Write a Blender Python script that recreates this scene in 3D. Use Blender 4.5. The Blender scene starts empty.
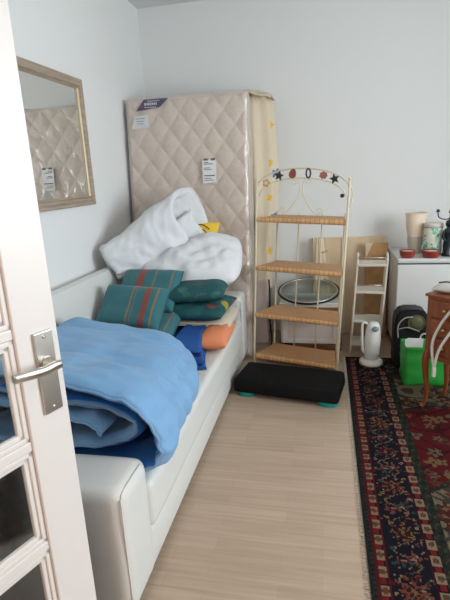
import bpy, bmesh, math, random
from mathutils import Vector, Matrix, noise, Euler
from math import sin, cos, pi, radians as R
random.seed(7)
S = bpy.context.scene
COL = S.collection

# ------------------------------------------------------------------ materials
def mat(name, col, rough=.6, metal=0, spec=.4, bump=0, bscale=60, var=0, vscale=8, coat=0, sheen=0):
    m = bpy.data.materials.new(name); m.use_nodes = True
    nt = m.node_tree; b = nt.nodes['Principled BSDF']
    b.inputs['Base Color'].default_value = (*col, 1)
    b.inputs['Roughness'].default_value = rough
    b.inputs['Metallic'].default_value = metal
    b.inputs['Specular IOR Level'].default_value = spec
    b.inputs['Coat Weight'].default_value = coat
    b.inputs['Sheen Weight'].default_value = sheen
    tc = nt.nodes.new('ShaderNodeTexCoord')
    if var:
        n = nt.nodes.new('ShaderNodeTexNoise'); n.inputs['Scale'].default_value = vscale; n.inputs['Detail'].default_value = 4
        nt.links.new(tc.outputs['Object'], n.inputs['Vector'])
        r = nt.nodes.new('ShaderNodeValToRGB')
        r.color_ramp.elements[0].position = .3; r.color_ramp.elements[1].position = .7
        r.color_ramp.elements[0].color = (*[c*(1-var) for c in col], 1)
        r.color_ramp.elements[1].color = (*[min(1, c*(1+var)) for c in col], 1)
        nt.links.new(n.outputs['Fac'], r.inputs['Fac']); nt.links.new(r.outputs['Color'], b.inputs['Base Color'])
    if bump:
        n = nt.nodes.new('ShaderNodeTexNoise'); n.inputs['Scale'].default_value = bscale; n.inputs['Detail'].default_value = 3
        nt.links.new(tc.outputs['Object'], n.inputs['Vector'])
        bp = nt.nodes.new('ShaderNodeBump'); bp.inputs['Strength'].default_value = bump; bp.inputs['Distance'].default_value = .01
        nt.links.new(n.outputs['Fac'], bp.inputs['Height']); nt.links.new(bp.outputs['Normal'], b.inputs['Normal'])
    return m

def clear_mat(name, tint, gloss_fac, rough, bump=0, bscale=20):
    m = bpy.data.materials.new(name); m.use_nodes = True
    nt = m.node_tree; nt.nodes.clear()
    o = nt.nodes.new('ShaderNodeOutputMaterial'); mx = nt.nodes.new('ShaderNodeMixShader')
    t = nt.nodes.new('ShaderNodeBsdfTransparent'); t.inputs['Color'].default_value = (*tint, 1)
    g = nt.nodes.new('ShaderNodeBsdfGlossy'); g.inputs['Roughness'].default_value = rough
    f = nt.nodes.new('ShaderNodeLayerWeight'); f.inputs['Blend'].default_value = .5
    pw = nt.nodes.new('ShaderNodeMath'); pw.operation = 'POWER'; pw.inputs[1].default_value = 4
    ml = nt.nodes.new('ShaderNodeMath'); ml.operation = 'MULTIPLY_ADD'; ml.inputs[1].default_value = .7; ml.inputs[2].default_value = .045*gloss_fac; ml.use_clamp = True
    nt.links.new(f.outputs['Facing'], pw.inputs[0]); nt.links.new(pw.outputs[0], ml.inputs[0]); nt.links.new(ml.outputs[0], mx.inputs['Fac'])
    nt.links.new(t.outputs[0], mx.inputs[1]); nt.links.new(g.outputs[0], mx.inputs[2]); nt.links.new(mx.outputs[0], o.inputs[0])
    if bump:
        tc = nt.nodes.new('ShaderNodeTexCoord'); n = nt.nodes.new('ShaderNodeTexNoise')
        n.inputs['Scale'].default_value = bscale; n.inputs['Detail'].default_value = 3; n.inputs['Distortion'].default_value = 1.0
        nt.links.new(tc.outputs['Object'], n.inputs['Vector'])
        bp = nt.nodes.new('ShaderNodeBump'); bp.inputs['Strength'].default_value = bump; bp.inputs['Distance'].default_value = .02
        nt.links.new(n.outputs['Fac'], bp.inputs['Height']); nt.links.new(bp.outputs['Normal'], g.inputs['Normal'])
    return m

def stripe_mat(name, base, stops, axis='X', rough=.75):
    """stops: list of (position 0..1 of Generated axis, colour) - constant ramp"""
    m = mat(name, base, rough, sheen=.2); nt = m.node_tree; b = nt.nodes['Principled BSDF']
    tc = nt.nodes.new('ShaderNodeTexCoord'); sp = nt.nodes.new('ShaderNodeSeparateXYZ')
    nt.links.new(tc.outputs['Generated'], sp.inputs[0])
    r = nt.nodes.new('ShaderNodeValToRGB'); r.color_ramp.interpolation = 'CONSTANT'
    e = r.color_ramp.elements; e[0].position = 0; e[0].color = (*base, 1); e[1].position = .999; e[1].color = (*base, 1)
    for p, c in stops:
        q = e.new(p); q.color = (*c, 1)
    nt.links.new(sp.outputs[axis], r.inputs['Fac'])
    wv = nt.nodes.new('ShaderNodeTexNoise'); wv.inputs['Scale'].default_value = 160
    mx = nt.nodes.new('ShaderNodeMixRGB'); mx.blend_type = 'MULTIPLY'; mx.inputs['Fac'].default_value = .35
    nt.links.new(tc.outputs['Object'], wv.inputs['Vector'])
    nt.links.new(r.outputs['Color'], mx.inputs[1]); nt.links.new(wv.outputs['Fac'], mx.inputs[2])
    nt.links.new(mx.outputs[0], b.inputs['Base Color'])
    return m

def spot_mat(name, base, cols, scale, thr, rough=.7):
    m = mat(name, base, rough); nt = m.node_tree; b = nt.nodes['Principled BSDF']
    tc = nt.nodes.new('ShaderNodeTexCoord')
    v = nt.nodes.new('ShaderNodeTexVoronoi'); v.inputs['Scale'].default_value = scale
    n = nt.nodes.new('ShaderNodeTexNoise'); n.inputs['Scale'].default_value = scale*.9; n.inputs['Detail'].default_value = 2
    add = nt.nodes.new('ShaderNodeMixRGB'); add.blend_type = 'ADD'; add.inputs['Fac'].default_value = .12
    nt.links.new(tc.outputs['Object'], add.inputs[1]); nt.links.new(tc.outputs['Object'], n.inputs['Vector'])
    nt.links.new(n.outputs['Color'], add.inputs[2]); nt.links.new(add.outputs[0], v.inputs['Vector'])
    sep = nt.nodes.new('ShaderNodeSeparateColor'); nt.links.new(v.outputs['Color'], sep.inputs[0])
    r = nt.nodes.new('ShaderNodeValToRGB'); r.color_ramp.interpolation = 'CONSTANT'
    e = r.color_ramp.elements; e[0].color = (*cols[0], 1); e[1].position = 1/len(cols); e[1].color = (*cols[1 % len(cols)], 1)
    for i in range(2, len(cols)):
        q = e.new(i/len(cols)); q.color = (*cols[i], 1)
    nt.links.new(sep.outputs[0], r.inputs['Fac'])
    lt = nt.nodes.new('ShaderNodeMath'); lt.operation = 'LESS_THAN'; lt.inputs[1].default_value = thr
    nt.links.new(v.outputs['Distance'], lt.inputs[0])
    mx = nt.nodes.new('ShaderNodeMixRGB'); mx.inputs[1].default_value = (*base, 1)
    nt.links.new(lt.outputs[0], mx.inputs['Fac']); nt.links.new(r.outputs['Color'], mx.inputs[2])
    nt.links.new(mx.outputs[0], b.inputs['Base Color'])
    return m

def brick_mat(name, c1, c2, mortar, bw, bh, ms, rough, bump=.0, noise_str=.15, offset=.5, spec=.5, bias=0, grain=(3, 60, 1)):
    m = mat(name, c1, rough, spec=spec); nt = m.node_tree; b = nt.nodes['Principled BSDF']
    tc = nt.nodes.new('ShaderNodeTexCoord'); k = nt.nodes.new('ShaderNodeTexBrick')
    nt.links.new(tc.outputs['Object'], k.inputs['Vector'])
    k.offset = offset; k.inputs['Scale'].default_value = 1
    k.inputs['Color1'].default_value = (*c1, 1); k.inputs['Color2'].default_value = (*c2, 1); k.inputs['Mortar'].default_value = (*mortar, 1)
    k.inputs['Brick Width'].default_value = bw; k.inputs['Row Height'].default_value = bh
    k.inputs['Mortar Size'].default_value = ms; k.inputs['Bias'].default_value = bias
    mp = nt.nodes.new('ShaderNodeMapping'); mp.inputs['Scale'].default_value = grain
    n = nt.nodes.new('ShaderNodeTexNoise'); n.inputs['Scale'].default_value = 1; n.inputs['Detail'].default_value = 5
    nt.links.new(tc.outputs['Object'], mp.inputs['Vector']); nt.links.new(mp.outputs[0], n.inputs['Vector'])
    mx = nt.nodes.new('ShaderNodeMixRGB'); mx.blend_type = 'OVERLAY'; mx.inputs['Fac'].default_value = noise_str
    nt.links.new(k.outputs['Color'], mx.inputs[1]); nt.links.new(n.outputs['Fac'], mx.inputs[2])
    nt.links.new(mx.outputs[0], b.inputs['Base Color'])
    if bump:
        bp = nt.nodes.new('ShaderNodeBump'); bp.inputs['Strength'].default_value = bump; bp.inputs['Distance'].default_value = .004; bp.invert = True
        nt.links.new(k.outputs['Fac'], bp.inputs['Height']); nt.links.new(bp.outputs['Normal'], b.inputs['Normal'])
    return m

def wood_mat(name, c1, c2, scale=(2, 30, 30), rough=.35):
    m = mat(name, c1, rough); nt = m.node_tree; b = nt.nodes['Principled BSDF']
    tc = nt.nodes.new('ShaderNodeTexCoord'); mp = nt.nodes.new('ShaderNodeMapping'); mp.inputs['Scale'].default_value = scale
    n = nt.nodes.new('ShaderNodeTexNoise'); n.inputs['Scale'].default_value = 1; n.inputs['Detail'].default_value = 6
    r = nt.nodes.new('ShaderNodeValToRGB'); r.color_ramp.elements[0].color = (*c1, 1); r.color_ramp.elements[1].color = (*c2, 1)
    r.color_ramp.elements[0].position = .35; r.color_ramp.elements[1].position = .65
    nt.links.new(tc.outputs['Object'], mp.inputs['Vector']); nt.links.new(mp.outputs[0], n.inputs['Vector'])
    nt.links.new(n.outputs['Fac'], r.inputs['Fac']); nt.links.new(r.outputs['Color'], b.inputs['Base Color'])
    return m

M = {}
M['wall'] = mat('wall_paint', (.85, .85, .84), .85, spec=.2, bump=.06, bscale=180)
M['ceiling'] = mat('ceiling_paint', (.80, .79, .77), .9, spec=.1)
M['floor'] = brick_mat('maple_laminate', (.43, .322, .236), (.478, .366, .272), (.385, .29, .21), .44, .068, .0008, .30, noise_str=.25, offset=.37, grain=(2.5, 55, 1))
M['trim'] = mat('white_trim', (.82, .81, .79), .4)
M['door'] = mat('door_enamel', (.76, .73, .71), .35, spec=.5)
M['steel'] = mat('brushed_nickel', (.62, .59, .54), .32, metal=1, bump=.03, bscale=300)
M['glass'] = clear_mat('window_glass', (.95, .97, .96), 1.0, .02)
M['tglass'] = clear_mat('tray_glass', (.88, .93, .92), 1.2, .03)
M['film'] = clear_mat('plastic_film', (.97, .965, .96), 2.4, .2, bump=1.0, bscale=8)
M['mirror'] = mat('mirror_silver', (.80, .80, .77), .015, metal=1)
M['frame'] = wood_mat('silvered_wood', (.36, .275, .21), (.47, .37, .29), (8, 8, 60), .4)
M['gilt'] = mat('gilt_edge', (.60, .50, .34), .35, metal=.6)
M['sofa'] = mat('white_leatherette', (.70, .70, .675), .42, spec=.45, bump=.08, bscale=120)
M['seam'] = mat('sofa_seam_thread', (.58, .57, .53), .7)
M['duvet'] = mat('light_blue_cotton', (.185, .375, .62), .75, sheen=.15, bump=.55, bscale=11)
M['lining'] = mat('royal_blue_lining', (.012, .16, .52), .65, sheen=.15, bump=.15, bscale=25)
M['bluesheet'] = mat('royal_blue_sheet', (.018, .095, .36), .75, bump=.15, bscale=25)
M['white_cotton'] = mat('white_cotton', (.76, .77, .79), .85, bump=.6, bscale=13)
M['cream'] = mat('cream_wool', (.72, .62, .50), .9, bump=.2, bscale=120)
M['orange'] = mat('orange_cotton', (.78, .27, .13), .8, bump=.15, bscale=40)
M['yellow'] = mat('yellow_cotton', (.86, .55, .05), .8, bump=.15, bscale=40)
M['black'] = mat('black_fabric', (.015, .015, .016), .7)
TL = (.038, .185, .215); RS = (.30, .075, .06); OS = (.34, .19, .075)
M['teal'] = stripe_mat('teal_striped', TL, [(.50, OS), (.52, TL), (.56, OS), (.57, TL), (.70, RS), (.79, TL), (.87, OS), (.895, TL)])
M['teal2'] = stripe_mat('teal_striped_wide', TL, [(.32, RS), (.44, TL), (.60, OS), (.62, TL), (.88, OS), (.90, TL)])
M['leaf'] = spot_mat('leaf_print', (.012, .085, .095), [(.025, .13, .13), (.012, .10, .13), (.04, .15, .13), (.06, .10, .09)], 16, .40)
M['leaf2'] = spot_mat('leaf_patch_print', (.012, .085, .095), [(.02, .11, .12), (.02, .12, .14), (.40, .30, .04), (.025, .13, .13), (.018, .10, .12), (.22, .07, .08)], 10, .5)
M['mattress'] = mat('ivory_damask', (.79, .67, .585), .8, bump=.12, bscale=150, var=.05, vscale=40)
M['mattress_side'] = mat('ivory_ticking', (.74, .67, .60), .8)
M['purple'] = mat('purple_label', (.045, .016, .115), .5)
M['paper'] = mat('white_paper', (.86, .86, .86), .7)
M['ink'] = mat('grey_ink', (.15, .15, .16), .7)
M['sheetcloth'] = mat('cream_bedsheet', (.76, .65, .49), .85, bump=.15, bscale=60)
M['print_y'] = mat('yellow_print', (.85, .50, .06), .85)
M['print_b'] = mat('blue_print', (.13, .2, .42), .85)
M['iron'] = mat('cream_enamel_iron', (.74, .66, .48), .35, spec=.5)
M['wicker'] = brick_mat('woven_wicker', (.60, .32, .135), (.70, .41, .19), (.42, .20, .075), .034, .017, .0025, .5, bump=.45, noise_str=.3, grain=(60, 60, 60))
M['orn_dark'] = mat('dark_bronze', (.045, .035, .03), .45, metal=.3)
M['orn_red'] = mat('dull_red_enamel', (.30, .07, .05), .45)
M['orn_pink'] = mat('pink_enamel', (.38, .12, .11), .45)
M['orn_gold'] = mat('old_gold', (.55, .36, .07), .4, metal=.5)
M['rubber'] = mat('black_rubber', (.006, .006, .0065), .75, spec=.15, bump=.2, bscale=220)
M['tealp'] = mat('teal_plastic', (.0, .27, .23), .4)
M['whitep'] = mat('white_plastic', (.80, .79, .76), .4)
M['offwhite'] = mat('offwhite_enamel', (.66, .61, .52), .4)
M['greyp'] = mat('grey_display', (.17, .22, .22), .2)
M['fridge'] = mat('fridge_enamel', (.69, .69, .68), .32, spec=.5)
M['gap'] = mat('dark_gasket', (.10, .105, .12), .6)
M['pinkboard'] = mat('pinkish_white_panel', (.74, .66, .63), .5)
M['brown'] = wood_mat('brown_wood', (.19, .08, .03), (.30, .14, .06), (3, 30, 30))
M['cherry'] = wood_mat('cherry_wood', (.20, .055, .018), (.31, .095, .033), (30, 30, 3), .28)
M['brass'] = mat('aged_brass', (.5, .34, .12), .3, metal=.9)
M['board'] = wood_mat('beige_board', (.68, .52, .34), (.76, .60, .41), (14, 3, 1.2), .7)
M['boardlight'] = mat('pale_batten', (.80, .67, .48), .6)
M['kraft'] = mat('brown_paper', (.48, .28, .12), .8, var=.15, vscale=14)
M['green'] = mat('green_woven_plastic', (.025, .32, .045), .42, bump=.1, bscale=90)
M['blackbag'] = mat('black_nylon', (.007, .0075, .0085), .5)
M['olive'] = mat('olive_patch', (.10, .10, .045), .6)
M['strapg'] = mat('grey_strap', (.35, .35, .33), .6)
M['cable'] = mat('white_cable', (.78, .76, .70), .4)
M['bcable'] = mat('black_cable', (.015, .015, .016), .5)
M['foil'] = mat('crinkled_silver', (.62, .60, .56), .3, metal=.35, bump=.5, bscale=40)
M['terracotta'] = mat('glazed_red_clay', (.30, .045, .03), .3)
M['wax'] = mat('cream_wax', (.85, .78, .62), .5)
M['lampglass'] = mat('smoked_glass', (.52, .46, .39), .15)
M['shade'] = mat('parchment_shade', (.84, .70, .54), .7)
M['tin'] = spot_mat('floral_tin', (.72, .78, .66), [(.10, .38, .32), (.25, .42, .22), (.75, .70, .58), (.42, .22, .13), (.09, .5, .45)], 24, .42, .35)
M['darkglaze'] = mat('dark_blue_glaze', (.010, .018, .025), .2, var=.4, vscale=50)
M['turq'] = mat('turquoise_glaze', (.05, .42, .45), .3)
M['darkgrey'] = mat('dark_grey_shell', (.05, .052, .056), .35)
M['fringe'] = mat('rug_fringe', (.70, .62, .52), .95)

# ------------------------------------------------------------------ mesh builder
class MB:
    def __init__(s): s.bm = bmesh.new()
    def _xf(s, vs, loc, rot):
        m = Matrix.Translation(Vector(loc)) @ (rot if isinstance(rot, Matrix) else Euler(rot).to_matrix().to_4x4())
        for v in vs: v.co = m @ v.co
    def box(s, c, size, bevel=0, rot=(0, 0, 0), seg=3, mi=0):
        t = bmesh.new(); bmesh.ops.create_cube(t, size=1)
        for v in t.verts: v.co = Vector((v.co.x*size[0], v.co.y*size[1], v.co.z*size[2]))
        if bevel: bmesh.ops.bevel(t, geom=t.edges[:], offset=min(bevel, min(size)*.49), segments=seg, affect='EDGES', profile=.5)
        s._xf(t.verts, c, rot); s._merge(t, mi); return s
    def _merge(s, t, mi=0):
        mp = {v: s.bm.verts.new(v.co) for v in t.verts}
        for f in t.faces:
            try:
                g = s.bm.faces.new([mp[v] for v in f.verts]); g.material_index = mi; g.smooth = f.smooth
            except ValueError: pass
        t.free()
    def tube(s, pts, r, seg=8, closed=False, mi=0, taper=None):
        pts = [Vector(p) for p in pts]; n = len(pts); rings = []; up = None
        for i, p in enumerate(pts):
            if closed: d = pts[(i+1) % n]-pts[i-1]
            else: d = pts[min(i+1, n-1)]-pts[max(i-1, 0)]
            d.normalize()
            if up is None:
                up = Vector((0, 0, 1)) if abs(d.z) < .9 else Vector((1, 0, 0))
            a = up-d*up.dot(d)
            if a.length < 1e-4: a = d.orthogonal()
            a.normalize(); b = d.cross(a); up = a
            rr = r[i] if isinstance(r, (list, tuple)) else r
            rings.append([s.bm.verts.new(p+(a*cos(2*pi*k/seg)+b*sin(2*pi*k/seg))*rr) for k in range(seg)])
        for i in range(n if closed else n-1):
            A, B = rings[i], rings[(i+1) % n]
            for k in range(seg):
                f = s.bm.faces.new((A[k], A[(k+1) % seg], B[(k+1) % seg], B[k])); f.material_index = mi; f.smooth = True
        if not closed:
            s.bm.faces.new(rings[0][::-1]).material_index = mi; s.bm.faces.new(rings[-1]).material_index = mi
        return s
    def lathe(s, prof, c=(0, 0, 0), seg=28, rot=(0, 0, 0), mi=0, sx=1, sy=1, caps=True):
        t = bmesh.new(); rings = []
        for r, z in prof:
            rings.append([t.verts.new((r*cos(2*pi*k/seg)*sx, r*sin(2*pi*k/seg)*sy, z)) for k in range(seg)])
        for A, B in zip(rings, rings[1:]):
            for k in range(seg): t.faces.new((A[k], A[(k+1) % seg], B[(k+1) % seg], B[k])).smooth = True
        if caps:
            t.faces.new(rings[0][::-1]); t.faces.new(rings[-1])
        s._xf(t.verts, c, rot); s._merge(t, mi); return s
    def prism(s, poly, depth, mtx, mi=0):
        t = bmesh.new(); a = [t.verts.new((x, y, 0)) for x, y in poly]; b = [t.verts.new((x, y, depth)) for x, y in poly]
        n = len(poly); t.faces.new(a[::-1]); t.faces.new(b)
        for k in range(n): t.faces.new((a[k], a[(k+1) % n], b[(k+1) % n], b[k]))
        for v in t.verts: v.co = mtx @ v.co
        s._merge(t, mi); return s
    def grid(s, fn, nu, nv, mi=0, closed_u=False, smooth=True, mfn=None):
        V = [[s.bm.verts.new(fn(i/nu, j/nv)) for j in range(nv+1)] for i in range(nu if closed_u else nu+1)]
        L = len(V)
        for i in range(nu):
            for j in range(nv):
                f = s.bm.faces.new((V[i][j], V[(i+1) % L][j], V[(i+1) % L][j+1], V[i][j+1])); f.smooth = smooth
                f.material_index = mfn((i+.5)/nu, (j+.5)/nv) if mfn else mi
        return V
    def move(s, d):
        for v in s.bm.verts: v.co += Vector(d)
        return s

def link(o): COL.objects.link(o); return o
def obj(name, mb, mats, parent=None, normals=True):
    if normals: bmesh.ops.recalc_face_normals(mb.bm, faces=mb.bm.faces[:])
    me = bpy.data.meshes.new(name); mb.bm.to_mesh(me); mb.bm.free()
    for m in (mats if isinstance(mats, (list, tuple)) else [mats]): me.materials.append(m)
    o = link(bpy.data.objects.new(name, me))
    if parent: o.parent = parent
    return o
def tag(o, label, cat, group=None):
    o['label'] = label; o['category'] = cat
    if group: o['group'] = group
    return o
def thing(name, label, cat, loc=(0, 0, 0), rotz=0, group=None):
    o = link(bpy.data.objects.new(name, None)); o.location = loc; o.rotation_euler = (0, 0, rotz); o.empty_display_size = .1
    return tag(o, label, cat, group)
def struct(name, mb, m): o = obj(name, mb, m); o['kind'] = 'structure'; return o
def smooth_by_angle(o, ang=40):
    for p in o.data.polygons: p.use_smooth = True
    e = o.data
    try: e.set_sharp_from_angle(angle=R(ang))
    except Exception: pass
    return o
def part(name, mb, m, root, world=True, sm=False):
    if world: mb.move(-Vector(root.location))
    o = obj(name, mb, m, root)
    if sm: smooth_by_angle(o)
    return o
def crom(pts, per=8, closed=False):
    P = [Vector(p) for p in pts]; out = []; n = len(P)
    for i in range(n if closed else n-1):
        a, b, c, d = (P[(i-1) % n], P[i], P[(i+1) % n], P[(i+2) % n]) if closed else (P[max(i-1, 0)], P[i], P[i+1], P[min(i+2, n-1)])
        for k in range(per):
            t = k/per
            out.append(.5*((2*b)+(c-a)*t+(2*a-5*b+4*c-d)*t*t+(3*b-a-3*c+d)*t**3))
    if not closed: out.append(P[-1])
    return out
def nz(p, s, seed=0): return noise.noise(Vector((p[0]*s+seed*7.3, p[1]*s-seed*3.1, p[2]*s+seed*1.7)))

def pillow(w, d, h, seed=0, n=24, ex=3.2, wr=.012, sag=0, pinch=.06, rc=0):
    """soft pillow, centred on x,y, underside near z=0"""
    mb = MB(); bm = mb.bm
    def prof(u): return max(0, 1-abs(u)**ex)**.5
    top = {}; bot = {}
    for i in range(n+1):
        for j in range(n+1):
            u, v = sin((i/n-.5)*pi), sin((j/n-.5)*pi)
            k = prof(u)*prof(v)
            x = u*w/2*(1-pinch*(1-abs(v)**2)*abs(u)); y = v*d/2*(1-pinch*(1-abs(u)**2)*abs(v))
            x *= 1-rc*abs(v)**3.5; y *= 1-rc*abs(u)**3.5
            e = wr*(nz((x, y, 0), 7, seed)*.7+nz((x, y, .4), 16, seed)*.5)*k
            zs = -sag*(1-(x/(w/2))**2)
            top[i, j] = Vector((x, y, h/2+h/2*k+e+zs))
            bot[i, j] = Vector((x, y, h/2-h/2*k*.96+zs+e*.3))
    VT = {}; VB = {}
    for (i, j), p in top.items():
        VT[i, j] = bm.verts.new(p)
        edge = i in (0, n) or j in (0, n)
        VB[i, j] = VT[i, j] if edge else bm.verts.new(bot[i, j])
    for i in range(n):
        for j in range(n):
            f = bm.faces.new((VT[i, j], VT[i+1, j], VT[i+1, j+1], VT[i, j+1])); f.smooth = True
            try:
                f = bm.faces.new((VB[i, j], VB[i, j+1], VB[i+1, j+1], VB[i+1, j])); f.smooth = True
            except ValueError: pass
    return mb
def piping(w, d, h, r=.004, pinch=.06, n=12):
    pts = []
    def P(u, v): return (u*w/2*(1-pinch*(1-abs(v)**2)*abs(u)), v*d/2*(1-pinch*(1-abs(u)**2)*abs(v)), h/2)
    for k in range(n): pts.append(P(-1+2*k/n, -1))
    for k in range(n): pts.append(P(1, -1+2*k/n))
    for k in range(n): pts.append(P(1-2*k/n, 1))
    for k in range(n): pts.append(P(-1, 1-2*k/n))
    return MB().tube(pts, r, 6, closed=True)

EDGE = {}
def folded(path, L, th, frame, nL=40, seed=0, warp=None, amp=.012, quilt=None, endround=.03, pucker=0, shear=0):
    """thick quilt following a 2-D path (p,q), extruded along frame's third axis. material 0 = left-hand side, 1 = right-hand side"""
    pts = crom([Vector((p[0], p[1], 0)) for p in path], 7); n = len(pts)
    mb = MB(); bm = mb.bm; rows = []
    for k in range(nL+1):
        t = k/nL; l = t*L
        ef = min(1, (min(l, L-l)+.006)/endround); ef = max(0.25, ef**.5)
        ring_o = []; ring_i = []
        for i, p in enumerate(pts):
            d = (pts[min(i+1, n-1)]-pts[max(i-1, 0)]); d.normalize(); nn = Vector((-d.y, d.x, 0))
            s_ = i/(n-1); se = min(1, (min(i, n-1-i)+.3)/3)**.5
            q = 1
            if quilt:
                a, b = quilt
                q = .38+.62*min(1, (abs(sin(pi*l/a+.3))*1.7)**.7)*min(1, (abs(sin(pi*s_*b))*1.8)**.7)
            h = th/2*ef*se*q
            base = warp(p, t) if warp else p
            w = nz((base.x, base.y, l), 5, seed)*amp*1.2+nz((base.x, base.y, l), 14, seed+3)*amp*.6
            de = min(l, L-l); w += pucker*nz((s_*n*.42, l*9, 0), 1, seed+5)*(.22+math.exp(-l/.07)*.8)+pucker*.8*nz((s_*6, l*7+s_*9, 1), 1, seed+6)+pucker*.45*abs(nz((s_*14+l*3, l*11-s_*8, 2), 1, seed+9))
            ring_o.append(bm.verts.new(frame @ Vector((base.x+nn.x*(h+w), base.y+nn.y*(h+w), l+shear*base.y*t+nz((s_*6, 0, 0), 1, seed)*.03))))
            ring_i.append(bm.verts.new(frame @ Vector((base.x-nn.x*(h-w*.7), base.y-nn.y*(h-w*.7), l+shear*base.y*t+nz((s_*6, 0, 0), 1, seed)*.03))))
        rows.append((ring_o, ring_i))
        if k in (0, nL): EDGE[k == nL] = [(a.co+b.co)/2 for a, b in zip(ring_o, ring_i)]
    def F(vs, mi):
        f = bm.faces.new(vs); f.material_index = mi; f.smooth = True
    for (o1, i1), (o2, i2) in zip(rows, rows[1:]):
        for i in range(n-1):
            F((o1[i], o1[i+1], o2[i+1], o2[i]), 0); F((i1[i], i2[i], i2[i+1], i1[i+1]), 1)
        F((o1[0], o2[0], i2[0], i1[0]), 0); F((o1[-1], i1[-1], i2[-1], o2[-1]), 0)
    for (o, i_), fl in ((rows[0], 0), (rows[-1], 1)):
        for i in range(n-1): F((o[i], i_[i], i_[i+1], o[i+1]), 0)
    return mb
def seam_path(path, l0, frame, off, warp, t, r=.004):
    pass

# ------------------------------------------------------------------ the room
XL, XR, YB, ZC = -1.625, 2.55, 4.42, 2.95
YN = .12      # room side of the doorway wall
struct('floor', MB().box(((XL+XR)/2, (YB-1.7)/2, -.05), (XR-XL+.3, YB+1.7+.3, .1)), M['floor'])
struct('ceiling', MB().box(((XL+XR)/2, (YB-1.7)/2, ZC+.05), (XR-XL+.3, YB+1.7+.3, .1)), M['ceiling'])
struct('wall_left', MB().box((XL-.06, (YB-1.7)/2, ZC/2), (.12, YB+1.7+.24, ZC)), M['wall'])
struct('wall_back', MB().box(((XL+XR)/2, YB+.06, ZC/2), (XR-XL, .12, ZC)), M['wall'])
w = MB()   # right wall with window opening y 1.0..3.0, z .85..2.45
wy0, wy1, wz0, wz1 = .60, 2.50, .85, 2.45
w.box((XR+.08, (wy0-1.7)/2, ZC/2), (.16, wy0+1.7, ZC)); w.box((XR+.08, (wy1+YB)/2, ZC/2), (.16, YB-wy1, ZC))
w.box((XR+.08, (wy0+wy1)/2, wz0/2), (.16, wy1-wy0, wz0)); w.box((XR+.08, (wy0+wy1)/2, (wz1+ZC)/2), (.16, wy1-wy0, ZC-wz1))
struct('wall_right', w, M['wall'])
w = MB()   # doorway wall
w.box(((XL-1.0)/2, YN-.06, ZC/2), (-1.0-XL, .12, ZC)); w.box(((.75+XR)/2, YN-.06, ZC/2), (XR-.75, .12, ZC)); w.box((-.125, YN-.06, (2.1+ZC)/2), (1.75, .12, ZC-2.1))
struct('wall_front', w, M['wall'])
struct('wall_hall', MB().box(((XL+XR)/2, -1.76, ZC/2), (XR-XL, .12, ZC)), M['wall'])
struct('baseboard_back', MB().box(((XL+XR)/2, YB-.008, .035), (XR-XL, .016, .07), .003), M['trim'])
fr = MB()
for yy in (wy0+.03, (wy0+wy1)/2, wy1-.03): fr.box((XR+.08, yy, (wz0+wz1)/2), (.07, .06, wz1-wz0), .005)
for zz in (wz0+.03, wz1-.03): fr.box((XR+.08, (wy0+wy1)/2, zz), (.07, wy1-wy0, .06), .005)
win = struct('window_1', fr, M['trim'])
g = obj('window_pane', MB().box((XR+.08, (wy0+wy1)/2, (wz0+wz1)/2), (.006, wy1-wy0-.06, wz1-wz0-.06)), M['glass'], win)
sl = obj('window_sill', MB().box((XR-.06, (wy0+wy1)/2, wz0-.015), (.16, wy1-wy0+.1, .03), .005), M['trim'], win)

# ------------------------------------------------------------------ glazed door
DA = R(20); du = Vector((sin(DA), cos(DA), 0)); E0 = Vector((-.655, .962, 0))+du*.032; DW = .86; DH = 2.04; DT = .04
hinge = E0-du*DW
door = link(bpy.data.objects.new('door_1', None)); door.location = hinge; door.rotation_euler = (0, 0, pi/2-DA); door['kind'] = 'structure'
# local: x along the leaf from hinge to free edge, y normal (away from camera side = +y), face seen at y=0 -> body y 0..DT
def mould(mb, x0, x1, z0, z1):
    """stepped moulding around one pane opening, both faces"""
    for (inset, y, dep) in ((.0, .010, .02), (.012, .015, .014)):
        a0, a1, b0, b1 = x0+inset-.0, x1-inset, z0+inset, z1-inset; t = .013
        mb.box(((a0+a1)/2, DT/2, b0+t/2), (a1-a0, DT-2*y+.004, t), .003); mb.box(((a0+a1)/2, DT/2, b1-t/2), (a1-a0, DT-2*y+.004, t), .003)
        mb.box((a0+t/2, DT/2, (b0+b1)/2), (t, DT-2*y+.004, b1-b0), .003); mb.box((a1-t/2, DT/2, (b0+b1)/2), (t, DT-2*y+.004, b1-b0), .003)
st = .115
mb = MB()
mb.box((DW-st/2, DT/2, DH/2+.004), (st, DT, DH), .003); mb.box((st/2, DT/2, DH/2+.004), (st, DT, DH), .003)
obj('stile', mb, M['door'], door)
zb = [1.175+.285*k for k in (-4, -3, -2, -1, 0, 1, 2)]          # glazing bar centres
z_lo, z_hi = zb[1]-.05, 1.175+.285*2+.03
mb = MB(); mb.box((DW/2, DT/2, (.004+.30)/2), (DW-2*st+.004, DT, .296)); mb.box((DW/2, DT/2, (1.745+DH)/2), (DW-2*st+.004, DT, DH-1.745))
obj('rail', mb, M['door'], door)
mb = MB()
for z in (.605, .89, 1.175, 1.46): mb.box((DW/2, DT/2, z), (DW-2*st+.004, DT-.012, .026), .004)
mb.box((DW/2, DT/2, 1.0225), (.026, DT-.012, 1.445), .004)
for z0, z1 in ((.30, .592), (.618, .877), (.903, 1.162), (1.188, 1.447), (1.473, 1.745)):
    for x0, x1 in ((st, DW/2-.013), (DW/2+.013, DW-st)): mould(mb, x0, x1, z0, z1)
obj('glazing_bars', mb, M['door'], door)
mb = MB()
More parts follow.
